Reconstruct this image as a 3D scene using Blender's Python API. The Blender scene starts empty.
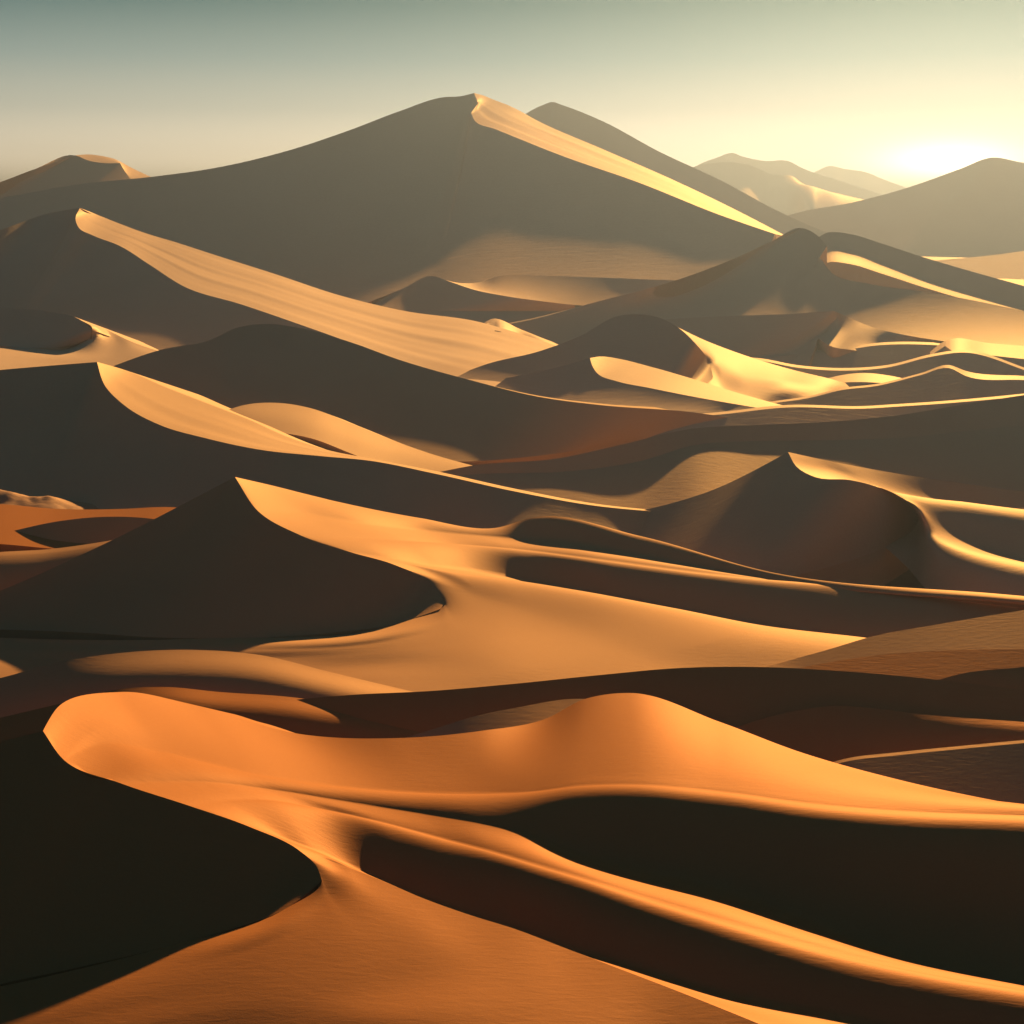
import bpy, math, random
import numpy as np
from collections import namedtuple
from mathutils import noise as mnoise, Vector

# ------------------------------------------------------------------ scene basics
sc = bpy.context.scene
col = sc.collection
F = 1407.0          # focal length in pixels of a 1024 picture
YH = 205.0          # eye level
H = 45.0            # eye height above the flats (metres)
SUN_AZ = 20.0       # degrees right of the viewing direction (+Y)
SUN_EL = 23.0

cam_d = bpy.data.cameras.new("camera")
cam = bpy.data.objects.new("camera", cam_d)
col.objects.link(cam)
cam.location = (0, 0, H)
cam.rotation_euler = (math.radians(90), 0, 0)
cam_d.sensor_width = 36.0
cam_d.lens = 36.0 * F / 1024.0
cam_d.shift_y = -(512.0 - YH) / 1024.0
cam_d.clip_start = 0.5
cam_d.clip_end = 60000
sc.camera = cam

# ------------------------------------------------------------------ survey helpers
C = namedtuple("C", "px py d")          # a surveyed point: bearing, dip and distance

def P(c):
    return np.array([(c.px - 512.0) / F * c.d, c.d, H - (c.py - YH) / F * c.d])

def unP(v):
    return C(512.0 + v[0] / v[1] * F, YH + (H - v[2]) / v[1] * F, float(v[1]))

def Z(pts):                              # points given with their height
    return [p if isinstance(p, C) else C(p[0], p[1], (H - p[2]) * F / (p[1] - YH)) for p in pts]

def D(pts):                              # points given with their distance
    return [p if isinstance(p, C) else C(*p) for p in pts]

def sl(c0, px, py, deg):
    """point on the bearing (px,py) such that the ground falls by deg from c0 (negative: climbs)"""
    p0 = P(c0)
    if deg >= 20: deg += 3.0
    t = math.tan(math.radians(deg))
    def g(d):
        q = P(C(px, py, d))
        return (p0[2] - q[2]) - t * math.hypot(q[0] - p0[0], q[1] - p0[1])
    if deg >= 0:
        a, b = c0.d * 0.3, c0.d
        if g(c0.d) < 0:
            a, b = c0.d, c0.d * 1.5
    else:
        a, b = c0.d, c0.d * 2.5
    ga, gb = g(a), g(b)
    if ga * gb > 0:
        return C(px, py, c0.d)
    for _ in range(60):
        m = 0.5 * (a + b)
        if g(m) * ga > 0:
            a = m
        else:
            b = m
    return C(px, py, 0.5 * (a + b))

def SL(base, pts):
    return [p if isinstance(p, C) else sl(base[i], *p) for i, p in enumerate(pts)]

def BK(base, L, deg=None, dx=0.35):
    """far side of a ridge: falls away from the viewer"""
    out = []
    for c in base:
        p = P(c)
        dep = math.degrees(math.atan((c.py - YH) / F))
        a = max(18.0, dep + 7.0) if deg is None else deg
        q = p + np.array([dx * L, L, -L * math.tan(math.radians(a))])
        out.append(unP(q))
    return out

# ------------------------------------------------------------------ lofting
def hermite(vals, s, seg_n):
    """vals (K,n) at knots s (K): dense samples, seg_n[i] per interval"""
    K = len(vals)
    tan = np.zeros_like(vals)
    corner = [False] * K
    for i in range(1, K - 1):
        a, b = vals[i, :2] - vals[i - 1, :2], vals[i + 1, :2] - vals[i, :2]
        na, nb = np.hypot(*a), np.hypot(*b)
        if na > 0.5 and nb > 0.5 and np.dot(a, b) / (na * nb) < 0.62:
            corner[i] = True
        if i == 0:
            tan[i] = (vals[1] - vals[0]) / max(s[1] - s[0], 1e-6)
        elif i == K - 1:
            tan[i] = (vals[-1] - vals[-2]) / max(s[-1] - s[-2], 1e-6)
        else:
            h0, h1 = max(s[i] - s[i - 1], 1e-6), max(s[i + 1] - s[i], 1e-6)
            d0, d1 = (vals[i] - vals[i - 1]) / h0, (vals[i + 1] - vals[i]) / h1
            tan[i] = (d0 * h1 + d1 * h0) / (h0 + h1)
    out = []
    for i in range(K - 1):
        n = seg_n[i]
        u = np.arange(n) / n
        if i == K - 2:
            u = np.append(u, 1.0)
        u = u[:, None]
        h = s[i + 1] - s[i]
        ch = (vals[i + 1] - vals[i]) / max(h, 1e-6)
        ta = ch if corner[i] else tan[i]
        tb = ch if corner[i + 1] else tan[i + 1]
        out.append((2*u**3 - 3*u**2 + 1) * vals[i] + (u**3 - 2*u**2 + u) * h * ta
                   + (-2*u**3 + 3*u**2) * vals[i + 1] + (u**3 - u**2) * h * tb)
    return np.concatenate(out, 0)

def dense_rails(rails):
    K = len(rails[0])
    for r in rails:
        assert len(r) == K, ("rail lengths", [len(q) for q in rails])
    arr = [np.array([[c.px, c.py, c.d] for c in r], float) for r in rails]
    chord = [np.hypot(np.diff(a[:, 0]), np.diff(a[:, 1])) for a in arr]
    mx = np.max(np.array(chord), 0)
    seg_n = [int(min(60, max(4, m / 5.0))) for m in mx]
    out = []
    for a, c in zip(arr, chord):
        s = np.concatenate([[0], np.cumsum(np.maximum(c, 0.4))])
        dd = hermite(a, s, seg_n)
        k = (dd[:, 0] - 512.0) / F
        m = (dd[:, 1] - YH) / F
        out.append(np.stack([k * dd[:, 2], dd[:, 2], H - m * dd[:, 2]], 1))
    return out

def fr(e, pts, deg=8, n=4):
    """a rail leaving the crest point e: its first points follow on gently from the crest height"""
    out = Z(pts)
    a = sl(e, pts[0][0], pts[0][1], deg)
    dz = P(a)[2] - pts[0][2]
    for i in range(min(n, len(out))):
        z = pts[i][2] + dz * (1 - i / n)
        out[i] = C(pts[i][0], pts[i][1], (H - z) * F / (pts[i][1] - YH))
    return [e] + out

def ruled(A, B):
    """height of the plain sheet of sand stretched between two crest lines, as a surveying function"""
    a = np.array([P(c) for c in A]); b = np.array([P(c) for c in B])
    def at(px, py):
        def g(d):
            x, y, z = P(C(px, py, d))
            ya, za = np.interp(x, a[:, 0], a[:, 1]), np.interp(x, a[:, 0], a[:, 2])
            yb, zb = np.interp(x, b[:, 0], b[:, 1]), np.interp(x, b[:, 0], b[:, 2])
            return z - (za + (zb - za) * (y - ya) / (yb - ya))
        lo, hi = a[:, 1].min() * 0.9, b[:, 1].max() * 1.1
        for _ in range(60):
            m = 0.5 * (lo + hi)
            if g(m) > 0: lo = m
            else: hi = m
        return C(px, py, lo)
    return at

def apron(foot, dy, deg, dx=-10, sub=8):
    return loft([foot, SL(foot, [(c.px + dx, c.py + dy, deg) for c in foot])], sub=[sub])

def along(ctrl, u):
    """point on the smooth curve through surveyed points at fractional index u"""
    a = np.array([[c.px, c.py, c.d] for c in ctrl], float)
    s = np.concatenate([[0], np.cumsum(np.maximum(np.hypot(np.diff(a[:, 0]), np.diff(a[:, 1])), 0.4))])
    n = 40
    dd = hermite(a, s, [n] * (len(ctrl) - 1))
    x = min(max(u * n, 0), len(dd) - 1)
    i = min(int(x), len(dd) - 2)
    q = dd[i] + (dd[i + 1] - dd[i]) * (x - i)
    return P(C(*q))

def loft(rails, crease=(), sub=None, sag=None, flute=None, snap=None):
    """rails of surveyed points -> grid of world points (rows across, columns along) + crease rows"""
    R = dense_rails(rails)
    J = len(R)
    sub = sub or [12] * (J - 1)
    if isinstance(sub, int):
        sub = [sub] * (J - 1)
    sag = sag or [0.0] * (J - 1)
    V = np.stack(R, 0)                                    # J,n,3
    L = np.maximum(np.linalg.norm(np.diff(V, axis=0), axis=2), 1e-4)   # J-1,n
    def tang(j, side):
        if j == 0 or (j in crease and side > 0) :
            if j == J - 1: return V[j] * 0
            return (V[j + 1] - V[j]) / L[j][:, None]
        if j == J - 1 or (j in crease and side < 0):
            return (V[j] - V[j - 1]) / L[j - 1][:, None]
        h0, h1 = L[j - 1][:, None], L[j][:, None]
        d0, d1 = (V[j] - V[j - 1]) / h0, (V[j + 1] - V[j]) / h1
        return (d0 * h1 + d1 * h0) / (h0 + h1)
    rows, cre = [], []
    for j in range(J - 1):
        n = sub[j]
        m0, m1 = tang(j, +1) * L[j][:, None], tang(j + 1, -1) * L[j][:, None]
        if j in crease:
            cre.append(len(rows))
        for i in range(n + (1 if j == J - 2 else 0)):
            u = i / n
            q = ((2*u**3 - 3*u**2 + 1) * V[j] + (u**3 - 2*u**2 + u) * m0
                 + (-2*u**3 + 3*u**2) * V[j + 1] + (u**3 - u**2) * m1)
            q = q.copy()
            q[:, 2] -= sag[j] * 4 * u * (1 - u) * L[j]
            if flute and j in flute:
                amp, cnt, ph = flute[j]
                t = np.linspace(0, 1, q.shape[0])
                env = (4 * u * (1 - u)) ** 0.7
                w = (np.sin(2*np.pi*(cnt*u + ph + 0.9*t)) + 0.6*np.sin(2*np.pi*(1.7*cnt*u + 2.1*ph - 0.7*t))
                     + 0.35*np.sin(2*np.pi*(3.1*cnt*u + 0.4*t)))
                fade = np.clip(t * 5, 0, 1) * np.clip((1 - t) * 4, 0, 1)
                q[:, 2] += amp * env * w * fade * L[j] * 0.02
            rows.append(q)
    G = np.stack(rows, 0)
    if snap:
        curve, idx = snap                      # idx per rail (None: leave free)
        t = np.linspace(0, 1, G.shape[1])
        wgt = np.clip(1 - t / 0.22, 0, 1) ** 2
        r = 0
        for j in range(J - 1):
            n = sub[j]
            for i in range(n + (1 if j == J - 2 else 0)):
                if idx[j] is not None and idx[j + 1] is not None:
                    u = idx[j] + (idx[j + 1] - idx[j]) * i / n
                    dlt = along(curve, u) - G[r, 0]
                    G[r] += wgt[:, None] * dlt
                r += 1
    return G, cre

def build(name, patches, mat, skirt=4.0):
    """several lofted patches -> one mesh object; the outer edges are carried down into the ground"""
    verts, faces, sharp = [], [], []
    for patch in patches:
        g, cre = patch[:2]
        nr, nc, _ = g.shape
        base = len(verts)
        verts.extend(map(tuple, g.reshape(-1, 3)))
        a = np.arange(nr * nc).reshape(nr, nc) + base
        # orient upward
        i, j = nr // 2, nc // 2
        e1 = g[min(i+1, nr-1), j] - g[i, j]
        e2 = g[i, min(j+1, nc-1)] - g[i, j]
        up = np.cross(e2, e1)[2] > 0
        for r in range(nr - 1):
            for c in range(nc - 1):
                f = (a[r, c], a[r, c+1], a[r+1, c+1], a[r+1, c])
                faces.append(f if up else f[::-1])
        for r in cre:
            for c in range(nc - 1):
                sharp.append((a[r, c], a[r, c+1]))
        if len(patch) > 2:
            continue                      # an edge shared with a neighbouring patch
        # buried rim
        ring = [(a[0, c]) for c in range(nc)] + [a[r, nc-1] for r in range(1, nr)] \
             + [a[nr-1, c] for c in range(nc-2, -1, -1)] + [a[r, 0] for r in range(nr-2, 0, -1)]
        low = []
        for v in ring:
            low.append(len(verts))
            x, y, z = verts[v]
            verts.append((x, y, z - skirt * max(1.0, y / 150.0)))
        m = len(ring)
        for k in range(m):
            f = (ring[k], low[k], low[(k+1) % m], ring[(k+1) % m])
            faces.append(f if up else f[::-1])
            sharp.append((ring[k], ring[(k+1) % m]))
    me = bpy.data.meshes.new(name)
    me.from_pydata(verts, [], [tuple(int(q) for q in f) for f in faces])
    me.update()
    me.polygons.foreach_set("use_smooth", [True] * len(me.polygons))
    ss = {(int(min(p)), int(max(p))) for p in sharp}
    for e in me.edges:
        k = (min(e.vertices), max(e.vertices))
        if k in ss:
            e.use_edge_sharp = True
    me.validate()
    o = bpy.data.objects.new(name, me)
    col.objects.link(o)
    me.materials.append(mat)
    return o

DUNES = "sand dunes of the desert"
def dune(label, patches, mat, skirt=4.0, name="sand_dune"):
    o = build(name, patches, mat, skirt)
    o["kind"] = "structure"
    o["label"] = label
    o["category"] = "sand dune"
    o["group"] = DUNES
    return o

# ------------------------------------------------------------------ materials
def sand(name, rgb, var=0.12, ripple=0.25, scale=1.0):
    m = bpy.data.materials.new(name)
    m.use_nodes = True
    rgb = tuple(0.72 * q for q in rgb)
    nt = m.node_tree
    N, L = nt.nodes, nt.links
    b = N["Principled BSDF"]
    b.inputs["Roughness"].default_value = 0.9
    b.inputs["Specular IOR Level"].default_value = 0.0
    gloss = N.new("ShaderNodeBsdfGlossy")          # the satin sheen of smooth, wind-packed sand
    gloss.inputs["Color"].default_value = (1.0, 0.25 + 0.75 * rgb[1] / rgb[0], 0.13 + 0.6 * rgb[2] / rgb[0], 1)
    gloss.inputs["Roughness"].default_value = 0.58
    mx = N.new("ShaderNodeMixShader"); mx.inputs["Fac"].default_value = 0.038
    L.new(b.outputs[0], mx.inputs[1]); L.new(gloss.outputs[0], mx.inputs[2])
    L.new(mx.outputs[0], N["Material Output"].inputs["Surface"])
    geo = N.new("ShaderNodeNewGeometry")
    def noise(sc_, det, vec=None):
        n = N.new("ShaderNodeTexNoise")
        n.inputs["Scale"].default_value = sc_
        n.inputs["Detail"].default_value = det
        L.new(vec or geo.outputs["Position"], n.inputs["Vector"])
        return n
    big = noise(0.035 / scale, 4)
    fine = noise(6.0 / scale, 3)
    add = N.new("ShaderNodeMath"); add.operation = "MULTIPLY_ADD"
    add.inputs[1].default_value = 0.75
    L.new(big.outputs["Fac"], add.inputs[0])
    mul = N.new("ShaderNodeMath"); mul.operation = "MULTIPLY"; mul.inputs[1].default_value = 0.25
    L.new(fine.outputs["Fac"], mul.inputs[0])
    L.new(mul.outputs[0], add.inputs[2])
    ramp = N.new("ShaderNodeValToRGB")
    e = ramp.color_ramp.elements
    e[0].position, e[1].position = 0.3, 0.7
    e[0].color = (rgb[0]*(1-var), rgb[1]*(1-var*1.25), rgb[2]*(1-var*1.4), 1)
    e[1].color = (rgb[0]*(1+var), rgb[1]*(1+var*1.15), rgb[2]*(1+var*1.2), 1)
    L.new(add.outputs[0], ramp.inputs["Fac"])
    L.new(ramp.outputs["Color"], b.inputs["Base Color"])
    # wind ripples and grain
    mp = N.new("ShaderNodeMapping")
    mp.inputs["Rotation"].default_value = (0, 0, math.radians(35))
    mp.inputs["Scale"].default_value = (0.35, 1.6, 0.6)
    L.new(geo.outputs["Position"], mp.inputs["Vector"])
    rip = noise(2.2 / scale, 3, mp.outputs["Vector"])
    rip.inputs["Distortion"].default_value = 0.6
    gr = noise(14.0 / scale, 2)
    mix = N.new("ShaderNodeMath"); mix.operation = "MULTIPLY_ADD"; mix.inputs[1].default_value = 0.35
    L.new(gr.outputs["Fac"], mix.inputs[0]); L.new(rip.outputs["Fac"], mix.inputs[2])
    bump = N.new("ShaderNodeBump")
    bump.inputs["Strength"].default_value = ripple
    bump.inputs["Distance"].default_value = 0.06 * scale
    L.new(mix.outputs[0], bump.inputs["Height"])
    L.new(bump.outputs["Normal"], b.inputs["Normal"])
    L.new(bump.outputs["Normal"], gloss.inputs["Normal"])
    return m

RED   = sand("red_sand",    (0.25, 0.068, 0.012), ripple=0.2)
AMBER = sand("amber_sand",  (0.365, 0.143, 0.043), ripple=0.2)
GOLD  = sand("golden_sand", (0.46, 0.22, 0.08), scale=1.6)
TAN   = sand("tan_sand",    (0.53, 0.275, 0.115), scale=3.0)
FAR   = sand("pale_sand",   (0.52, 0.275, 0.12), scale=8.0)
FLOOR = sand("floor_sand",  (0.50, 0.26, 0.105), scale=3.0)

#DUNES#
# ================================================================== foreground dune
foot = Z([(-180,1020,-.2),(-120,1010,-.1),(-72,1001,0),(-52,997,0),(10,982,.2),(80,967,.45),(165,947,.85),(225,931,1.0),(285,909,1.5),(321,883,2.1)])
E = SL(foot, [(-100,778,-28),(-20,748,-29),(43,731,-30),C(64,760,93.5),C(120,783,92.8),C(190,806,91.9),C(250,827,91.4),C(300,851,90.7),C(317,867,89.9),C(322,881,88.9)])
slip = loft([foot, E], sub=[40], sag=[0.022])
S0 = D([E[2],(58,707,99.5),(120,692,107),(200,707,110.5),(300,734,110.5),(400,738,109.5),(480,731,110.5),(545,719,113.5),(585,699,114.5),(630,693,115),(720,722,112),(800,752,108),(900,780,104),(1024,806,101),(1140,825,98)])
sheet = ruled(E[2:9], S0)
S1 = [E[3], sheet(100,744), sheet(160,752), sheet(250,773)] + Z([(340,787,3.1),(420,793,2.6),(480,794,2.7),(530,792,3.1),(580,786,3.7),(640,785,4.1),(720,792,4.0),(810,804,3.8),(910,812,3.5),(1024,816,3.3),(1140,822,3.1)])
def flat_above(r, dys, drop):
    out = []
    for c, dy in zip(r, dys):
        z = P(c)[2] + drop
        out.append(C(c.px, c.py - dy, (H - z) * F / (c.py - dy - YH)) if dy else c)
    return out
S1a = [C(*(0.8*np.array(q)+0.2*np.array(p))) if i < 7 else q for i, (q, p) in enumerate(zip(flat_above(S1, [0,6,6,6,6,6,6,8,10,10,10,10,8,6,6], 0.12), S0))]
S1a[0] = E[3]
S2 = SL(S1, [E[4], sheet(150,782), sheet(205,782), sheet(275,790), *Z([(350,802,2.9),(420,813,2.35),(475,822,2.25)]),(525,833,16),(570,850,22),(640,868,26),(720,887,27),(800,916,28),(880,950,28),(970,980,28),(1100,1015,28)])
S3 = [E[5], sheet(225,801), sheet(262,800)] + Z([(320,809,3.1),(380,822,2.45),(440,838,2.0),(490,851,1.9),(540,866,1.8),(590,881,1.7),(650,900,1.4),(730,924,1.0),(830,952,.2),(920,972,-.6),(1024,990,-1.2),(1150,1010,-1.8)])
S4 = SL(S3, [E[6], sl(S3[1],277,836,19), sl(S3[2],314,850,18.5),(355,868,18),(405,890,19),(458,910,19.5),(506,927,20),(555,944,20.5),(605,957,20.5),(662,974,20),(732,994,20),(826,1012,19.9),(930,1032,19.5),(1050,1056,19),(1180,1086,18)])
S5 = Z([E[7],(325,859,2.6),(350,868,2.25),(385,882,1.9),(425,899,1.55),(470,915,1.25),(515,929,1.05),(565,948,.75),(620,969,.6),(680,992,.4),(740,1016,.2),(810,1045,0),(900,1080,-.3),(1010,1120,-.6),(1150,1170,-1)])
S6 = Z([E[8],(335,878,2.3),(355,892,2.0),(385,912,1.6),(420,934,1.25),(460,958,.85),(500,980,.6),(545,1003,.4),(595,1030,.2),(650,1060,-.2),(710,1090,-.4),(780,1125,-.7),(860,1160,-1),(960,1205,-1.3),(1090,1260,-1.6)])
S7 = Z([E[9],(326,894,1.95),(335,910,1.75),(352,932,1.45),(375,958,1.1),(402,985,.8),(432,1012,.5),(465,1040,.2),(502,1070,0),(545,1100,-.3),(595,1135,-.9),(650,1175,-1.2),(710,1215,-1.5),(790,1270,-1.9),(890,1330,-2.3)])
S8 = Z([foot[8],(282,922,1.6),(280,940,1.4),(281,958,1.2),(285,978,1.0),(290,1000,.8),(300,1022,.6),(312,1046,.4),(326,1072,.15),(342,1100,-.2),(362,1135,-.5),(385,1175,-.9),(412,1220,-1.4),(450,1275,-2),(500,1340,-2.6)])
S9 = Z([foot[6],(160,960,.75),(155,975,.62),(149,990,.45),(144,1005,.25),(139,1022,.05),(134,1040,-.2),(129,1060,-.45),(124,1082,-.75),(121,1108,-1.1),(118,1140,-1.5),(115,1178,-2),(114,1222,-2.6),(114,1280,-3.3),(115,1345,-4)])
S10 = Z([foot[2],(-76,1012,-.05),(-80,1025,-.15),(-85,1040,-.3),(-90,1055,-.5),(-95,1072,-.75),(-100,1090,-1),(-106,1110,-1.3),(-112,1132,-1.6),(-119,1158,-2),(-127,1190,-2.4),(-136,1228,-2.9),(-147,1272,-3.5),(-160,1328,-4.2),(-175,1395,-5)])
S11 = Z([foot[0],(-186,1030,-.25),(-193,1043,-.35),(-201,1058,-.5),(-209,1073,-.7),(-217,1090,-.9),(-225,1108,-1.2),(-234,1128,-1.5),(-244,1150,-1.8),(-255,1176,-2.2),(-268,1208,-2.6),(-283,1246,-3.1),(-300,1290,-3.7),(-320,1346,-4.4),(-343,1413,-5.2)])
def tip(r):
    out = []
    for c in r:
        z = P(c)[2] - 0.0055 * max(0.0, 87.0 - c.d) ** 2 * (0.55 if c.px > 420 else (0.5 if c.px < 200 else 1.0))
        out.append(C(c.px, c.py, (H - z) * F / (c.py - YH)))
    return out
S6, S7, S8, S9, S10, S11 = [[r[0]] + tip(r[1:]) for r in (S6, S7, S8, S9, S10, S11)]
def further(r):
    a, b = P(r[-2]), P(r[-1])
    v = b - a
    v = v / np.linalg.norm(v[:2]) * 16.0
    v[2] = max(-1.5, min(0.3, v[2]))
    return r + [unP(b + v)]
S0, S1a, S1, S2, S3, S4, S5, S6, S7, S8, S9, S10, S11 = [further(r) for r in (S0, S1a, S1, S2, S3, S4, S5, S6, S7, S8, S9, S10, S11)]
fan = loft([BK(S0, 14), S0, S1a, S1, S2, S3, S4, S5, S6, S7, S8, S9, S10, S11], crease=(1,7), sag=[0,0,0,-.10,0,-.11,0,0,0,0,0,0,0], sub=[6,26,6,30,14,18,12,10,8,8,8,6,6], snap=(E, [None,2,3,3,4,5,6,7,8,9,None,None,None,None]))
lb = loft([BK(E[:3], 16), E[:3]], sub=[8])
dune("broad orange dune filling the foreground, with a curling crest over a black slip face", [slip, fan, lb], RED)

# ================================================================== low dunes behind it
def ridge(label, crest, fronts, mat, back=18, sub=12, crease=(1,), sag=None, backdeg=None):
    rails = [BK(crest, back, backdeg), crest]
    for f in fronts:
        rails.append(SL(rails[-1], f))
    subs = [5] + [sub] * len(fronts)
    return dune(label, [loft(rails, crease=crease, sub=subs, sag=([0] + sag) if sag else None)], mat)

def off(c, dys, degs, dx=0):
    n = len(c)
    if not isinstance(dys, (list, tuple)): dys = [dys] * n
    if not isinstance(degs, (list, tuple)): degs = [degs] * n
    return [(c[i].px + dx, c[i].py + dys[i], degs[i]) for i in range(n)]

def off2(c, dy1, deg1, dy2, deg2):
    return [off(c, dy1, deg1), off(c, dy2, deg2)]

c = D([(395,741,116),(440,727,116),(480,715,116.5),(520,707,117),(570,699,118),(610,700,118)])
ridge("thin grey dune edge showing between the foreground crest and the black dune", c, [off(c, 40, 19.5, 6)], AMBER, back=6)

c = D([(700,742,119),(755,721,120),(800,710,121),(830,706,121.5),(880,709,121),(920,714,120.5),(1024,722,119.5),(1140,732,118)])
ridge("dark red-brown dune with a lit right shoulder, right of the foreground crest", c, [off(c, [8,8,8,8,7,6,5,5], [26,27,27,27,24,20,14,12]), off(c, 60, 29)], RED, back=5)

c = D([(780,785,111),(840,760,111.5),(900,752,112),(960,746,112.5),(1024,740,113),(1140,730,114)])
ridge("low grey dune running off the right edge just behind the foreground dune", c, [off(c, 3, 14), off(c, 80, 20)], AMBER, back=3, crease=(1,2))

c = Z([(-90,694,.4),(0,678,1),(60,662,1.8),(120,653,2.2),(200,650,2.3),(260,655,2),(330,672,1),(415,692,-.4),(480,706,-1.3)])
ridge("low rounded dune with a brown lit right end, behind the curl of the foreground crest", c,
      [off(c, [20,22,26,28,28,26,20,12,8], [27,26,23,17,11,8,6,6,6]), off(c, 70, 32)], AMBER, back=8)

c = D([(-90,735,120),(-20,722,122),(50,706,123),(130,688,124),(165,687,124),(220,692,124),(290,697,124),(340,704,124),(420,720,123)])
ridge("small brown dune just behind the tip of the foreground crest", c, [off(c, [14]*9, [26,26,24,18,12,8,8,8,8]), off(c, 60, 30)], RED, back=3)

c = D([(200,721,122.5),(280,702,123.5),(350,695,124),(430,691,124.5),(512,684,125),(600,675,126),(680,668,126.5),(760,667,126.5),(840,671,126),(940,680,125),(1024,690,124),(1140,705,122)])
ridge("long black dune stretching across behind the foreground dune to the right edge", c, [off(c, 6, 26), off(c, 80, 31)], RED, back=6)

c = D([(925,684,129),(960,674,130),(1024,667,131),(1140,655,132)])
ridge("small dark brown dune at the right edge behind the long black dune", c, [off(c, 50, 21)], RED, back=3)
c = D([(775,674,131),(805,667,132),(870,656,133.5),(960,650,134),(1024,649,134),(1140,650,134)])
ridge("dark brown low dune at the right between the black dune and the grey ramp", c, [off(c, 60, 19.9)], RED, back=3)
c = D([(730,678,133),(780,663,137),(830,649,138.5),(870,637,139.5),(940,624,140),(1024,610,141),(1140,592,142)])
ridge("grey ramp of sand climbing to the right edge below the soft ridges", c, [off(c, 60, 19.2)], AMBER, back=4)

# ================================================================== second dune with pointed peak
foot = Z([(-180,632,0),(-70,629,0),(20,630,0),(90,633,.1),(150,637,.2),(215,638,.3),(275,637,.2),(330,633,.1),(395,624,.45),(440,609,1.85)])
E = SL(foot, [(-130,628,-6),(-20,598,-26),(100,546,-32),(235,477,-31),C(258,511,160.3),C(300,535,158),C(350,552,156.6),C(395,565,156.0),C(432,584,155),C(445,602,152)])
slip = loft([foot, E], sub=[40], sag=[0.02])
lb = loft([BK(E[:4], 20, 36), E[:4]], sub=[8])
T0 = D([E[3],(270,485,170),(330,500,175),(420,518,179),(495,528,180),(535,517,179),(640,536,172),(770,572,160),(1000,594,150),(1140,606,144)])
sheet = ruled(E[3:9], T0)
T1 = SL(T0, [E[4], sheet(300,513), sheet(360,523),Z([(430,531,4.4)])[0],(500,537,5),(560,541,18.5),(655,557,19.8),(780,582,19.8),(1000,602,15),(1140,614,14)])
T2 = [E[5], sheet(345,538), sheet(400,541)] + Z([(450,544,3.8),(512,549,3.2),(600,560,3.0),(700,573,2.8),(800,583,2.7),(1000,605,2.5),(1140,620,2.2)])
T3 = SL(T2, [E[6], sheet(385,557), sl(T2[2],432,566,14),(480,572,12),(545,584,18.5),(630,600,19.9),(725,618,20),(810,632,20),(980,655,19.5),(1120,676,20)])
T4 = Z([E[7],(420,569,4.2),(460,576,3.5),(512,584,2.9),(600,598,2.3),(680,611,1.8),(760,626,1.4),(880,640,1.0),(1000,660,.6),(1140,682,.2)])
T5 = Z([E[8],(450,589,2.9),(478,597,2.4),(512,608,1.9),(556,624,1.3),(598,642,.75),(640,660,.2),(720,684,-.6),(880,710,-1.4),(1080,735,-2.2)])
T6 = Z([E[9],(446,615,1.75),(450,626,1.45),(460,640,1.05),(478,655,.65),(500,672,.1),(530,690,-.6),(590,710,-1.2),(700,730,-2),(850,755,-3)])
T7 = Z([foot[8],(392,632,1.25),(388,642,1.0),(386,652,.65),(386,664,.2),(384,678,-.1),(390,694,-.5),(400,712,-1.2),(420,735,-2.4),(450,765,-3.4)])
T8 = Z([foot[5],(214,644,.2),(213,651,0),(218,660,-.4),(214,670,-.6),(210,682,-.9),(206,696,-1.3),(202,712,-1.8),(198,735,-2.6),(194,765,-3.6)])
T9 = Z([foot[0],(-142,638,-.1),(-144,645,-.3),(-146,653,-.5),(-148,663,-.8),(-150,675,-1.1),(-152,689,-1.5),(-154,705,-2),(-156,727,-2.8),(-158,756,-3.8)])
fan = loft([BK(T0, 20), T0, T1, T2, T3, T4, T5, T6, T7, T8, T9], crease=(1,), sag=[0,-.08,0,-.10,0,0,0,0,0,0], sub=[6,12,12,12,12,12,10,8,8,8], snap=(E, [None,3,4,5,6,7,8,9,None,None,None]))
dune("amber dune with a sharp pointed peak and a black crescent slip face, left of centre", [slip, fan, lb], AMBER)

# left edge strips behind it
c = D([(-90,562,172),(0,552,172),(50,549,172),(95,543,172),(150,533,172)])
ridge("thin lit sand edge at the left border beside the pointed black slope", c, [off(c, 4, 6), off(c, 110, 30)], AMBER, back=4)
c = D([(-90,556,183),(0,534,183),(60,521,183),(100,517,183),(145,518,183),(200,528,183)])
ridge("small black mound at the left border in front of the brown sand flat", c, [off(c, 70, 30)], AMBER, back=4)
c = D([(-90,503,194),(0,504,194),(60,509,193.5),(120,509,193.5),(165,507,193.5),(230,512,192.5)])
ridge("brown sand flat at the left border below the rocky patch", c, [off(c, 40, 5), off(c, 40, 22)], RED, back=3)

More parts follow.
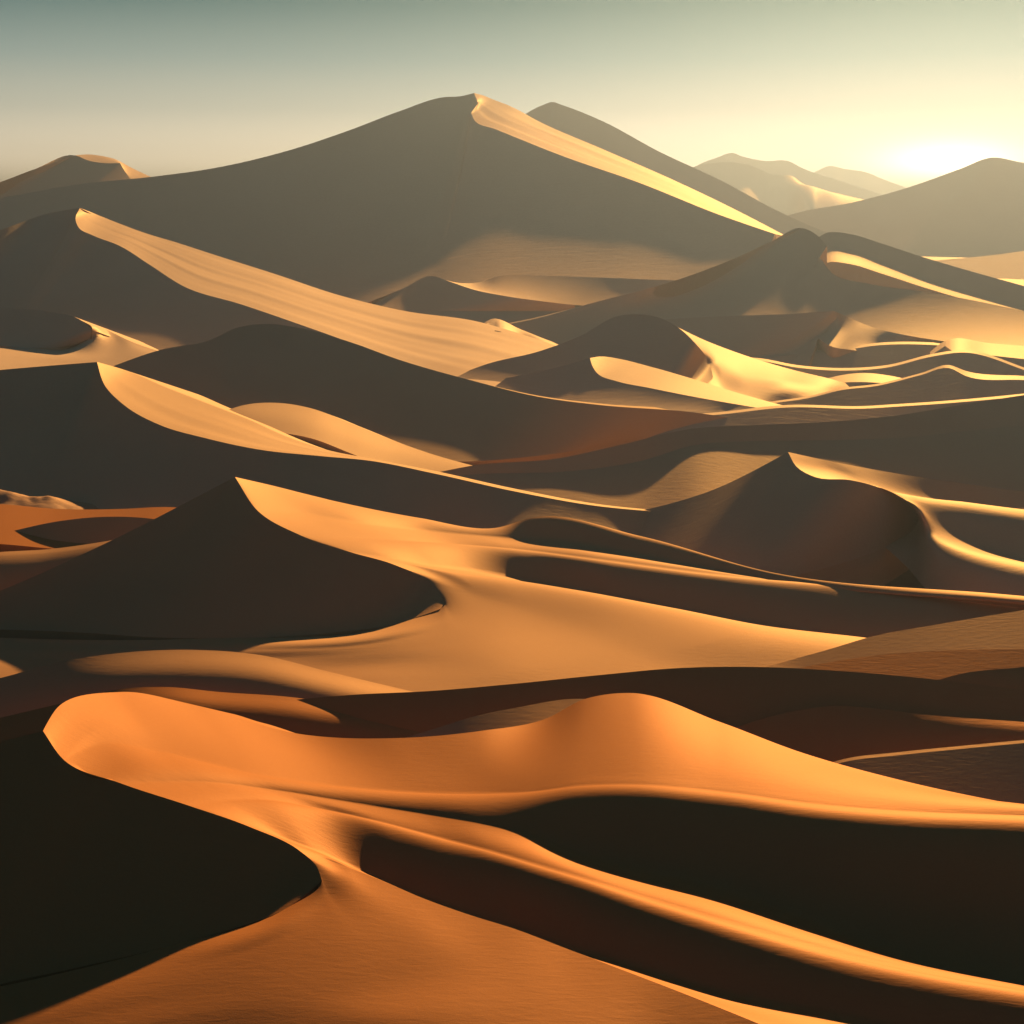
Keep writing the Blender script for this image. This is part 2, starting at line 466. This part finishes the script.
ROCK = sand("brown_rock", (0.30, 0.130, 0.050), var=0.3, ripple=0.4, scale=2.0)
def outcrop():
    n, m = 64, 30
    verts, faces = [], []
    x0, x1, y0, y1 = -80.0, -60.5, 196.0, 210.0
    for j in range(m):
        for i in range(n):
            x = x0 + (x1 - x0) * i / (n - 1); y = y0 + (y1 - y0) * j / (m - 1)
            u, v = i / (n - 1), j / (m - 1)
            ridge_h = 6.5 * (1 - u) ** 0.8 * (0.75 + 0.5 * mnoise.noise(Vector((x * 0.22, 3.1, 0.0))))
            env = max(0.0, 1 - abs(v - 0.5) * 2) ** 0.8
            h = ridge_h * env
            h += env * min(1, (1 - u) * 3) * (0.5 * abs(mnoise.noise(Vector((x * 0.45, y * 0.5, 1.7)))) + 0.08 * abs(mnoise.noise(Vector((x * 1.1, y * 1.2, 5.0)))) )
            verts.append((x, y, 0.6 + h))
    for j in range(m - 1):
        for i in range(n - 1):
            a = j * n + i
            faces.append((a, a + 1, a + n + 1, a + n))
    ring = list(range(n)) + [j*n+n-1 for j in range(1, m)] + list(range(m*n-2, (m-1)*n-1, -1)) + [j*n for j in range(m-2, 0, -1)]
    low = []
    for q in ring:
        low.append(len(verts)); verts.append((verts[q][0], verts[q][1], -3.0))
    for k in range(len(ring)):
        faces.append((ring[k], low[k], low[(k+1) % len(ring)], ring[(k+1) % len(ring)]))
    me = bpy.data.meshes.new("rock_outcrop")
    me.from_pydata(verts, [], faces)
    me.polygons.foreach_set("use_smooth", [True] * len(me.polygons))
    me.materials.append(ROCK)
    o = bpy.data.objects.new("rock_outcrop", me)
    col.objects.link(o)
    o["label"] = "low brown rocky mound at the left border above the brown sand flat"
    o["category"] = "rock"
outcrop()

# ================================================================== right barchan
foot = Z([(570,530,-1),(620,542,-1),(660,554,-1),(690,565,-1),(715,572,-1),(728,576,-1),(745,579,-1),(785,577,-1),(835,565,-.9),(885,547,-.4),(912,530,.2)])
E = SL(foot, [(600,518,-24),(665,505,-27),(720,487,-27),(755,470,-26.5),(788,452,-26.5),(796,466,-26),(815,477,-27),(850,480,-29),(885,490,-30),(910,505,-29),(918,518,-22)])
slip = loft([foot, E], sub=[36], sag=[0.0])
lb = loft([BK(E[:5], 22), E[:5]], sub=[8])
dp = E[4].d
U0 = D([E[4],(820,459,dp+5),(850,465,dp+8),(900,474,dp+12),(960,483,dp+15),(1024,492,dp+18),(1140,506,dp+22)])
U1 = SL(U0, [E[6],(840,478,22),(875,487,24),(910,495,24),(960,503,24),(1030,512,23),(1140,525,23)])
zE = P(E[8])[2]
U2 = Z([E[8],(902,497,zE-.8),(918,501,zE-1.6),(938,504,zE-2.2),(965,507,zE-2.8),(1030,517,zE-4),(1140,530,zE-5.5)])
U3 = SL(U2, [E[9],(918,512,18),(933,524,24),(950,534,25),(978,546,25),(1035,560,24),(1140,578,22)])
U4 = Z([E[10],(922,529,2.2),(932,541,1.8),(946,547,1.6),(968,555,1.4),(1030,571,1),(1140,594,.4)])
U5 = Z([foot[9],(908,568,-2.5),(925,588,-3),(950,606,-3.5),(985,622,-4),(1050,636,-4),(1140,650,-4)])
fan = loft([BK(U0, 22), U0, U1, U2, U3, U4, U5], crease=(1,), sub=[6,10,10,12,12,10], snap=(E, [None,4,6,8,9,10,None]))
dune("crescent dune at right with a dark scooped hollow under its small pointed peak", [slip, fan + (0,), lb], GOLD)

# ================================================================== left dune with long lit strip
foot = Z([(-140,494,0),(-50,498,0),(40,505,0),(85,514,0),(130,519,0),(180,522,0),(240,525,0),(305,528,0),(345,530,0),(395,536,0),(455,545,0),(520,554,0),(580,548,0),(672,530,0),(775,533,0)])
E = SL(foot, [(-120,384,-28.5),(0,370,-29.5),(97,362,-25.5),(104,384,-23),(124,405,-22.3),(160,425,-22.3),(205,438,-22.3),(262,450,-22.3),(320,456,-22.3),(372,461,-20.8),(432,473,-20.5),(513,491,-20.5),(590,505,-20.5),(690,514,-22.3),(790,521,-22.3)])
slip = loft([foot, E], sub=[36], sag=[0.028])
e = E[2:]
V0 = D([e[0]] + [C(px, py, e[i+1].d + dd) for i, (px, py, dd) in enumerate([(128,371,16),(163,386,20),(204,402,22),(250,420,20),(288,437,16),(328,450,10),(373,459,4),(433,470.5,4),(514,488.5,4),(591,503,4),(690.5,513,4),(791,520,4)])])
fan = loft([BK(V0, 24), V0, e], crease=(1,), sub=[6,16], flute={1: (0.15, 2, .2)})
lb = loft([BK(E[:3], 24), E[:3]], sub=[8])
dune("dark dune at left with a sharp tip and a long orange strip trailing right", [slip, fan, lb], GOLD)

c = D([(225,411,256),(240,406,258),(280,403,260),(310,408,259),(350,423,256),(400,443,251),(435,455,247),(490,470,242)])
ridge("small bright lit dune tucked behind the long orange strip", c, [off(c, [4,8,16,20,18,10,5,3], [4,5,6,6,5,4,4,4]), off(c, 30, 9)], GOLD, back=10)

# ================================================================== mid dark dune
foot = Z([(10,444,0),(60,447,0),(110,450,0),(160,453,0),(190,455,0),(210,455,0),(245,456,0),(290,457,0),(340,459,0),(410,461,0),(480,461,0),(545,455,0),(640,440,0),(790,434,0)])
E = SL(foot, [(50,390,-21.4),(108,368,-21.4),(160,350,-21.4),(210,340,-21.4),(236,328,-21.4),(262,324,-21.4),(300,328,-21.4),(350,342,-21.4),(400,360,-21.4),(470,380,-21.4),(540,397,-21.4),(600,405,-21),(690,412,-20),(805,431,-8)])
dune("broad rounded dark dune left of centre, behind the orange strip", [loft([foot, E, BK(E, 40)], crease=(1,), sub=[36, 6], sag=[0.03, 0])], GOLD)

c = D([(440,374,296),(480,383,294),(540,396,292),(600,403.5,291),(690,409.5,290),(760,418,288),(800,428,286)])
ridge("thin bright ribbon of sand along the top of the broad rounded dark dune", c, [off(c, [3,3.5,3.5,3,3,3,3], 4), off(c, 20, 26)], GOLD, back=20, crease=(1,2))
c = D([(430,474,214),(470,466,216),(560,458,219),(620,445,223),(690,429,229),(760,425,233),(840,421,238),(900,415,242),(960,405,246),(1024,395,249),(1140,378,254)])
f1 = [(430,478,26),(480,474,26),(572,471,29),(640,461,30),(695,445,30),(760,441,30),(840,440,30),(910,437,30),(975,430,30),(1040,424,30),(1150,412,30)]
f2 = [(430,500,19.6),(490,505,19.6),(575,515,19.6),(640,520,19.6),(700,520,19.6),(760,518,19.6),(840,512,19.5),(910,515,20),(975,520,20),(1040,525,21),(1150,525,21)]
ridge("long dark ridge sweeping up to the right edge at mid height", c, [f1, f2], GOLD, back=20, crease=(1,2), sub=14)

# ================================================================== central crescent
foot = Z([(440,383,0),(465,386,0),(505,391,0),(540,396,.2),(570,399,.4),(605,401,.8),(630,401,1.2),(655,399,1.8),(685,393,2.8),(707,384,3.8)])
E = SL(foot, [(470,370,-16.5),(487,364,-18.5),(540,351,-21.5),(582,335,-22),(618,316,-22),(660,318,-22),(676,326,-22),(695,343,-22),Z([(709,362,6.8)])[0],Z([(713,377,4.4)])[0]])
slip = loft([foot, E], sub=[28], sag=[0.03])
de = E[5].d
W0 = D([E[5],(702,339,de+8),(741,354,de+12),(786,368,de+8),(835,380,de-6),Z([(885,394,-5.5)])[0]])
W1 = fr(E[8], [(718,364,6.2),(741,371,4.7),(780,379,3.2),(833,386,1.6),(885,398,-5.5)], 19, 2)
W2 = fr(E[9], [(720,385,3.9),(745,391,3.0),(785,393,2.2),(830,391,1.2),(885,402,-5.5)], 12, 2)
W3 = Z([foot[9],(716,392,3.0),(742,400,1.6),(785,402,.6),(830,400,.2),(885,408,-6)])
fan = loft([BK(W0, 30), W0, W1, W2, W3], crease=(1,), sub=[5,12,10,6], snap=(E, [None,5,8,9,None]))
lb = loft([BK(E[:6], 30), E[:6]], sub=[6])
dune("crescent dune at centre with a bright yellow lit right side", [slip, apron(foot, 30, 17.5), fan, lb], TAN)

foot = Z([(470,402,3),(510,402,3),(550,403,3),(565,404,3),(580,405,3),(600,406,3),(630,408,3),(670,410,3),(715,413,3),(770,416,2.6),(830,426,-5.5)])
E = SL(foot, [(506,378,-17),(551,369,-20),(590,358,-22),(592,365,-22),(598,374,-21),(616,381,-20),(650,388,-19),(690,396,-18),(735,404,-17),(790,413,-16),*Z([(850,421,-5)])])
e = E[2:]
q = e[0].d
t = D([e[0],(600,356.5,q+4),(620,359,q+6),(648,366,q+4),(690,378,q-2),(735,392,q-8),(790,407,q-16),(840,417,q-24),*Z([(880,422,-5)])])
dune("small dune with a bright curled tip in front of the central crescent", [loft([foot, E], sub=[16], sag=[.02]), apron(foot, 30, 17.5), loft([BK(t, 16), t, e], crease=(1,), sub=[5, 12]), loft([BK(E[:3], 16), E[:3]], sub=[5])], TAN)
c = D([(540,404,303),(565,396,305),(600,389,306),(618,386,307),(636,395,306),(649,404,305),(674,411,303),(700,422,300)])
ridge("tiny pointed dune below the bright curled tip", c, [off(c, 3, [20,20,20,20,14,4,4,4]), off(c, 30, [22,22,22,22,20,6,12,12])], TAN, back=14)

foot = Z([(590,350,0),(630,351,0),(680,354,0),(730,356,0),(765,355,0),(795,350,1.2),(818,338,4.5)])
E = SL(foot, [(630,322,-18),(670,319,-20),(730,316,-21.5),(786,314,-22.5),(834,311,-23),(837,319,-23),(829,327,-21)])
X0 = D([E[4],(850,318,E[4].d+6),(872,327,E[4].d+4),(905,335,E[4].d-4),(950,342,E[4].d-12)])
X1 = fr(E[6], [(840,333,6.5),(862,340,4.0),(895,345,2.0),(940,350,.4)], 18, 2)
X2 = Z([foot[6],(828,345,3.2),(852,350,1.6),(885,353,.4),(935,356,-.4)])
dune("flat-topped grey dune behind the central crescent with a small lit end", [loft([foot, E, BK(E, 30)], crease=(1,), sub=[20,5], sag=[.03,0]), apron(foot, 30, 18), loft([BK(X0,30),X0,X1,X2], crease=(1,), sub=[5,10,8], snap=(E, [None,4,6,None]))], TAN)

def low(label, c, lit=None, dy=45, back=26, deg=20):
    n = len(c)
    ridge(label, c, [off(c, lit[0], lit[1]) if lit else off(c, 2.5, 6), off(c, dy, deg, -6)], TAN, back=back, crease=(1, 2))
low("grey dune face below the glowing ridge at right", D([(790,330,472),(837,316,480),(876,323,480),(926,325,480),(966,328,478),(1024,343,470),(1140,368,458)]))
low("long low grey dune with a thin bright rim right of the central crescent", D([(700,372,414),(758,357,422),(786,353,424),(842,348,426),(876,343,427),(943,343,426),(1024,354,420),(1140,366,414)]))
low("pale dune with a bright lit curled tip near the right edge", D([(930,352,414),(945,341,418),(951,339,418.5),(988,343,418),(1024,346,416),(1140,357,410)]), ([4,5,11,12,13,15], 5))
low("low grey dune whose thin bright crest dips in the middle, under the lit curled tip", D([(700,360,372),(758,358,376),(797,365,373),(842,368,372),(887,365,373),(932,354,376),(960,350,378),(1040,372,372),(1140,385,366)]))
low("little bright sand bank right of the central crescent", D([(800,388,356),(837,376,360),(862,373,361),(892,376,360),(930,386,356)]), ([3,7,9,8,3], 4), 25)
low("low grey dune with a small peak near the right edge", D([(730,408,311),(775,401,314),(809,396,316),(842,388,318),(876,384,319),(921,373,322),(949,365,324),(966,371,323),(1024,376,321),(1140,384,316)]), ([2,2,2,2,2,2,3,5,4,4], [6,6,6,6,6,10,12,5,5,6]))
low("thin low sand swell above the long dark ridge at right", D([(640,418,278),(720,412,280),(786,405,282),(865,406,283),(898,404,285),(943,401,286),(990,397,287),(1040,392,288),(1140,383,289)]))

# ================================================================== right mid peak
foot = Z([(430,329,0),(500,331,0),(550,334,0),(600,336,0),(640,337,0),(680,339,0),(715,341,0),(745,342,0),(768,343,0),(790,344,0),(830,346,0),(880,349,0),(930,351,0),(1000,354,0),(1110,360,0)])
E = SL(foot, [(512,324,-15),(600,301,-19.5),(680,279,-20.5),(740,256,-21),(772,241,-21.3),(802,228,-21.3),(818,236,-21.3),(827,246,-21.3),(820,257,-21.3),(832,273,-21.3),(870,284,-20),(926,292,-17),(966,299,-15.5),(1024,311,-14),(1140,337,-13)])
slip = loft([foot, E], sub=[36], sag=[.022])
dune("pointed grey dune right of centre with a glowing ridge running down to the right", [slip, apron(foot, 40, 18), loft([BK(E[:6], 50), E[:6]], sub=[6]), loft([BK(E[8:], 26, 8, -.6), E[8:]], sub=[8]) + (0,)], TAN)
c = D([(795,262,590),(815,240,600),(826,233,602),(850,234,600),(880,243,594),(926,258,584),(977,273,570),(1024,286,556),(1140,320,520)])
ridge("smooth brown ridge behind the pointed grey dune, sloping down to the right edge", c, [off(c, [12,14,16,18,20,22,22,22,22], 22), off(c, 30, 12)], TAN, back=40)

# ================================================================== far left of centre lit bowl
foot = Z([(345,309,5),(375,310,5),(398,311,5),(410,311,5),(428,311,5),(455,311,5),(485,311,5),(530,311,5),(590,311,5)])
E = SL(foot, [(372,301,-16.5),(402,289,-20.5),(432,276,-22.5),(448,281,-22.5),(475,290,-19),(505,296,-16),(540,301,-12),(575,305,-9),(630,308,-5)])
e = E[2:]
t = D([e[0],(460,283,e[1].d+8),(474,283,e[2].d+26),(500,276,e[3].d+34),(550,276,e[4].d+28),(610,278,e[5].d+24),(690,281,e[6].d+24)])
dune("low lit dune with a hollow in front of the great peak", [loft([foot, E], sub=[20], sag=[.02]), apron(foot, 34, 17), loft([BK(t,50),t,e], crease=(1,), sub=[5,14], sag=[0,.02]), loft([BK(E[:3],30,38),E[:3]], sub=[5])], TAN)

# ================================================================== left dune with fluted lit face
foot = Z([(-200,346,0),(-110,344,0),(-50,344,0),(-10,346,0),(-7,346.3,0),(-4,346.6,0),(4,347,0),(36,350,0),(80,352,0),(120,353,0),(170,353,0),(240,352,0),(330,366,0),(420,388,0),(540,410,0)])
E = SL(foot, [(-130,256,-31),(0,230,-30),(50,213,-28),(80,208,-29),(75.5,218,-29),(79,228,-29),(92,235,-27),(120,246,-24),(150,265,-21.5),(185,287,-21.5),(240,304,-21.5),(310,328,-21.5),(400,360,-21.5),(480,384,-20),(580,405,-16)])
e = E[3:]
t = D([e[0],(88,211,e[0].d+6),(98,215,e[0].d+10),(118,223,e[0].d+9),(145,233,e[0].d+5),(175,242,e[0].d),(215,255,e[0].d-6),(272,273,e[0].d-14),(342,296,e[0].d-24),(405,311,492),(475,321,478),(560,347,430)])
V1 = Z([e[0]] + [C(*(np.array(t[i]) * .5 + np.array(e[i]) * .5)) for i in range(1, len(t))])
slip = loft([foot, E], sub=[32], sag=[.025])
fan = loft([BK(t, 60), t, e], crease=(1,), sub=[6,44], flute={1: (0.07, 2.6, .35)})
lb = loft([BK(E[:4], 60), E[:4]], sub=[6])
dune("tall dark dune at left with a fluted orange face sweeping down to the centre", [slip, fan, lb], TAN)

c = D([(481,325,490),(491,319,492),(520,329,490),(545,339,484),(568,347,478),(600,354,466)])
ridge("tiny bright sand wedge at the end of the fluted orange face", c, [off(c, [5,14,14,9,4,3], [3]*6), off(c, 12, 22)], TAN, back=25)

# left low oval
foot = Z([(-110,346,6),(-30,344,6),(0,346,6),(25,347.5,6),(45,348,6),(60,348,6),(70,347.5,6)])
E = SL(foot, [(-90,312,-24),(0,308,-26),(50,312,-27),(79,319,-27),(92,330,-26),(88,340,-24),(73,346,-12)])
N0 = Z([E[3],(105,329,9.6),(130,341,7.8),(162,352,6.2),(200,361,4.8)])
N1 = Z([E[4],(108,339,8.0),(130,349,6.8),(157,358,5.5),(190,366,4.0)])
N2 = Z([E[6],(85,355,5.6),(105,362,4.8),(130,369,3.8),(165,376,2.6)])
N3 = Z([foot[3],(22,356,5.4),(22,364,4.6),(25,373,3.6),(35,383,2.4)])
N4 = Z([foot[0],(-105,355,5.4),(-100,364,4.6),(-95,374,3.6),(-85,384,2.4)])
dune("low lit sand lobe with a dark oval hollow at the left border", [loft([foot,E], sub=[16], sag=[.02]), loft([BK(E,30),E], sub=[5]), loft([BK(N0,20),N0,N1,N2,N3,N4], crease=(1,), sub=[5,8,8,8,6])], TAN)

# ================================================================== great peak
foot = D([(-190,276,770),(-70,279,745),(20,281,725),(90,283,708),(160,285,690),(240,287,672),(310,289,652),(360,290,638),(390,291,629),(398,291,627),(405,291,625),(425,291,620),(433,291,618),(440,291,616),(465,290,612),(520,291,606),(595,293,600),(680,290,602),(755,270,608)])
E = SL(foot, [(-150,217,-21.2),(0,198,-21.2),(80,184,-21.2),(150,177,-21.2),(220,167,-21.2),(290,150,-21.2),(350,130,-21.2),(400,111,-21.2),(445,97,-21.2),(460,96.3,-21.2),(474,93,-21.2),(478,103,-21.2),(471,113,-21.2),(475,121,-21.2),(495,129,-21.2),(560,155,-21.2),(640,183,-21.2),(720,215,-21.2),(775,234,-21.2)])
e = E[10:]
dd = e[0].d
t = D([e[0],(482,95,dd+4),(492,99,dd+5),(510,106,dd+5),(540,122,dd+2),(600,148,dd-12),(680,183,dd-39),(742,213,dd-71),(788,237,dd-102)])
slip = loft([foot, E], sub=[36], sag=[.022])
fan = loft([BK(t, 120), t, e], crease=(1,), sub=[6,20], flute={1: (0.16, 2.2, .2)})
lb = loft([BK(E[:11], 120), E[:11]], sub=[6])
dune("highest peak of the range, a huge dark face with a narrow lit strip on its right", [slip, apron(foot, 30, 17), fan, lb], FAR)

c = D([(490,150,1310),(527,113,1300),(544,104.5,1300),(552,102,1300),(562,105,1299),(600,120,1290),(660,152,1270),(720,180,1250),(780,212,1220),(840,238,1190),(900,258,1160)])
ridge("grey second peak directly behind the highest peak", c, [off(c, [110,130,140,140,140,125,95,75,50,30,20], 29)], FAR, back=150)
foot = D([(-190,216,1020),(-80,216,1010),(-30,216,1000),(10,216,990),(25,216,990),(45,216,990),(58,216,990),(68,216,992),(85,216,995)])
E = SL(foot, [(-110,205,-30),(-20,189,-33),(35,169,-31),(75,155.3,-25),(90,161,-25),(110,163.3,-25),(120,163,-25),(124,170,-24),(131,180,-22)])
e = E[3:]
q = e[0].d
t = D([e[0],(88,154.4,q+14),(102,156,q+16),(116,159.5,q+14),(128,166,q+8),(160,181,q-6)])
dune("distant dune at the upper left corner with a lit cap", [loft([foot, E], sub=[16]), loft([BK(t, 90), t, e], crease=(1,), sub=[5, 8]), loft([BK(E[:4], 90), E[:4]], sub=[5])], FAR)
c = D([(740,232,1400),(800,212,1400),(850,203,1400),(900,190,1400),(960,169,1400),(992,157.5,1400),(1022,162.5,1400),(1070,166,1400),(1140,176,1400),(1250,200,1400)])
ridge("large pale hill at the upper right under the sun glow", c, [off(c, 118, 25, -110)], FAR, back=250)
c = D([(860,270,900),(900,263,900),(940,260,900),(985,256,900),(1030,250,900),(1140,228,900)])
ridge("faint pale slope rising to the right edge in front of the pale hill", c, [off(c, 40, 18)], FAR, back=100)
c = D([(640,190,3000),(690,170,3000),(702,163,3000),(716,158,3000),(733,153,3000),(741,156,3000),(765,161,3000),(788,161,3000),(802,168,3000),(840,181,3000),(880,194,3000),(930,208,3000)])
ridge("hazy jagged mountain ridge far off between the peaks", c, [off(c, 60, 26)], FAR, back=400)
c = D([(660,185,2500),(690,168,2500),(712,163,2500),(745,164,2500),(775,175,2500),(792,176,2500),(802,183,2480),(840,194,2440),(875,202,2400),(930,212,2350)])
ridge("hazy lower ridge with a lit right flank far off between the peaks", c, [off(c, [10,12,12,14,12,14,12,8,5,4], [26,26,26,26,26,14,5,4,4,4]), off(c, 40, 20)], FAR, back=300)
c = D([(780,190,4000),(815,172,4000),(829,166,4000),(845,169,4000),(865,172,4000),(885,180,4000),(910,189,4000),(960,205,4000)])
ridge("faintest mountain ridge on the horizon beside the sun glow", c, [off(c, 40, 22)], FAR, back=500)

# ================================================================== desert floor
def floor():
    ys = np.concatenate([np.linspace(20, 200, 37), np.geomspace(210, 9000, 70)])
    xs = np.concatenate([-np.geomspace(4000, 20, 40), np.linspace(-15, 15, 5), np.geomspace(20, 4000, 40)])
    verts, faces = [], []
    for y in ys:
        for x in xs:
            k = min(1, max(0, (y - 175) / 40.0)); k = k*k*(3-2*k)
            k2 = min(1, max(0, (y - 470) / 90.0)); k2 = k2*k2*(3-2*k2)
            z = -9 * (1-k) - 5.5 * k * (1-k2) - 0.4 * k2
            if y > 250:
                z += 0.7 * mnoise.noise(Vector((x/60, y/60, 0)))
            verts.append((x, y, z))
    n = len(xs)
    for r in range(len(ys)-1):
        for q in range(n-1):
            a = r*n+q
            faces.append((a, a+1, a+n+1, a+n))
    me = bpy.data.meshes.new("desert_floor")
    me.from_pydata(verts, [], faces)
    me.polygons.foreach_set("use_smooth", [True]*len(me.polygons))
    me.materials.append(FLOOR)
    o = bpy.data.objects.new("desert_floor", me)
    col.objects.link(o)
    o["kind"] = "structure"
floor()

# ================================================================== haze
HAZE = True
if HAZE:
    zs = [v.co.z for o in col.objects if o.type == "MESH" for v in o.data.vertices]
    zl, zt = min(zs) - 1.0, max(zs) + 6.0
    bx = [(-4500,-60,zl),(4500,-60,zl),(4500,9200,zl),(-4500,9200,zl),(-4500,-60,zt),(4500,-60,zt),(4500,9200,zt),(-4500,9200,zt)]
    me = bpy.data.meshes.new("haze")
    me.from_pydata(bx, [], [(0,3,2,1),(4,5,6,7),(0,1,5,4),(1,2,6,5),(2,3,7,6),(3,0,4,7)])
    hz = bpy.data.objects.new("haze", me)
    col.objects.link(hz)
    hz["kind"] = "stuff"
    m = bpy.data.materials.new("haze_air"); m.use_nodes = True
    nt = m.node_tree
    nt.nodes.remove(nt.nodes["Principled BSDF"])
    v = nt.nodes.new("ShaderNodeVolumePrincipled")
    v.inputs["Color"].default_value = (0.122, 0.124, 0.118, 1)
    v.inputs["Density"].default_value = 0.00036
    v.inputs["Anisotropy"].default_value = 0.70
    nt.links.new(v.outputs[0], nt.nodes["Material Output"].inputs["Volume"])
    me.materials.append(m)

# ================================================================== light
az, el = math.radians(SUN_AZ), math.radians(SUN_EL)
to_sun = Vector((math.sin(az)*math.cos(el), math.cos(az)*math.cos(el), math.sin(el)))
sun_d = bpy.data.lights.new("sun", "SUN")
sun_d.energy = 5.0
sun_d.angle = math.radians(0.6)
sun_d.color = (1.0, 0.81, 0.50)
sun = bpy.data.objects.new("sun", sun_d)
col.objects.link(sun)
sun.rotation_euler = to_sun.to_track_quat("Z", "Y").to_euler()
sun.location = (200, 100, 300)

w = bpy.data.worlds.new("World")
sc.world = w
w.use_nodes = True
nt = w.node_tree
N, L = nt.nodes, nt.links
bg = N["Background"]
sky = N.new("ShaderNodeTexSky")
sky.sky_type = "NISHITA"
sky.sun_disc = False
sky.sun_elevation = el
sky.sun_rotation = az
sky.air_density = 1.0
sky.dust_density = 2.0
sky.ozone_density = 1.0
tc = N.new("ShaderNodeTexCoord")
sep = N.new("ShaderNodeSeparateXYZ")
L.new(tc.outputs["Generated"], sep.inputs[0])
def ramp_node(stops, src):
    r = N.new("ShaderNodeValToRGB")
    e = r.color_ramp.elements
    while len(e) > 1:
        e.remove(e[-1])
    e[0].position, e[0].color = stops[0][0], (*stops[0][1], 1)
    for p_, c_ in stops[1:]:
        q = e.new(p_); q.color = (*c_, 1)
    L.new(src, r.inputs["Fac"])
    return r.outputs["Color"]
def vmath(op, a, b):
    n = N.new("ShaderNodeVectorMath"); n.operation = op
    for i, q in enumerate((a, b)):
        if isinstance(q, tuple): n.inputs[i].default_value = q
        else: L.new(q, n.inputs[i])
    return n
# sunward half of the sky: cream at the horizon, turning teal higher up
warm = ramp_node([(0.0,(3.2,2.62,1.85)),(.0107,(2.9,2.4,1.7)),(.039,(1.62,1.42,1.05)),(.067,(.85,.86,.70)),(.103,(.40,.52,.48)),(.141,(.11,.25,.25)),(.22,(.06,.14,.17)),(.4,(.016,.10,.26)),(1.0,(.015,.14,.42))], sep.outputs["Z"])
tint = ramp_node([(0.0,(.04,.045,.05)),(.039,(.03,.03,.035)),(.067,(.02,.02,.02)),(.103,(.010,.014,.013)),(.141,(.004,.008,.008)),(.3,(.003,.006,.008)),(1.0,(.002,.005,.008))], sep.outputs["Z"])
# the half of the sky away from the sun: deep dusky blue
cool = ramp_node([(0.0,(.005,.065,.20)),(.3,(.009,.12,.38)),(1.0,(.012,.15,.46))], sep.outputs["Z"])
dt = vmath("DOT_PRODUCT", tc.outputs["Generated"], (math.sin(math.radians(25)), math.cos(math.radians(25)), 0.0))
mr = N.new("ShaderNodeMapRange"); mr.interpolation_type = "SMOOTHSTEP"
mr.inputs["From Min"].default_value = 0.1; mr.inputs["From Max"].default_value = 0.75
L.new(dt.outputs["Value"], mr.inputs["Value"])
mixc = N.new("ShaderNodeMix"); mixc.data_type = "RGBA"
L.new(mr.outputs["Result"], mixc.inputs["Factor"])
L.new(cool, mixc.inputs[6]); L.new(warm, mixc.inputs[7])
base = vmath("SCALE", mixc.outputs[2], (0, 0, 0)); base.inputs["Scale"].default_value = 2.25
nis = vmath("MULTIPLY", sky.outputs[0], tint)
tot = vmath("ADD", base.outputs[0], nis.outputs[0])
# bright patch of low sky where the haze glows
ga, gel = math.radians(17.3), math.radians(1.5)
gu = vmath("DOT_PRODUCT", tc.outputs["Generated"], (math.cos(ga) / 0.042, -math.sin(ga) / 0.042, 0.0))
gv = vmath("DOT_PRODUCT", tc.outputs["Generated"], (-math.sin(ga) * math.sin(gel) / 0.0135, -math.cos(ga) * math.sin(gel) / 0.0135, math.cos(gel) / 0.0135))
cmb = N.new("ShaderNodeCombineXYZ")
L.new(gu.outputs["Value"], cmb.inputs[0]); L.new(gv.outputs["Value"], cmb.inputs[1])
gq = vmath("DOT_PRODUCT", cmb.outputs[0], cmb.outputs[0])
gk = N.new("ShaderNodeMath"); gk.operation = "MULTIPLY"; gk.inputs[1].default_value = -1.0
L.new(gq.outputs["Value"], gk.inputs[0])
ge = N.new("ShaderNodeMath"); ge.operation = "EXPONENT"; L.new(gk.outputs[0], ge.inputs[0])
gf = N.new("ShaderNodeMath"); gf.operation = "MULTIPLY"; L.new(ge.outputs[0], gf.inputs[0]); L.new(mr.outputs["Result"], gf.inputs[1])
gl = vmath("SCALE", (9.0, 8.6, 7.4), (0, 0, 0)); L.new(gf.outputs[0], gl.inputs["Scale"])
tot2 = vmath("ADD", tot.outputs[0], gl.outputs[0])
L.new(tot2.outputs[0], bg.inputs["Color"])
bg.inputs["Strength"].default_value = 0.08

sc.view_settings.view_transform = "Standard"
sc.view_settings.look = "None"
sc.view_settings.exposure = 2.0
sc.view_settings.gamma = 1.0
sc.cycles.use_denoising = True
sc.cycles.max_bounces = 6
sc.cycles.diffuse_bounces = 1
sc.cycles.volume_bounces = 1
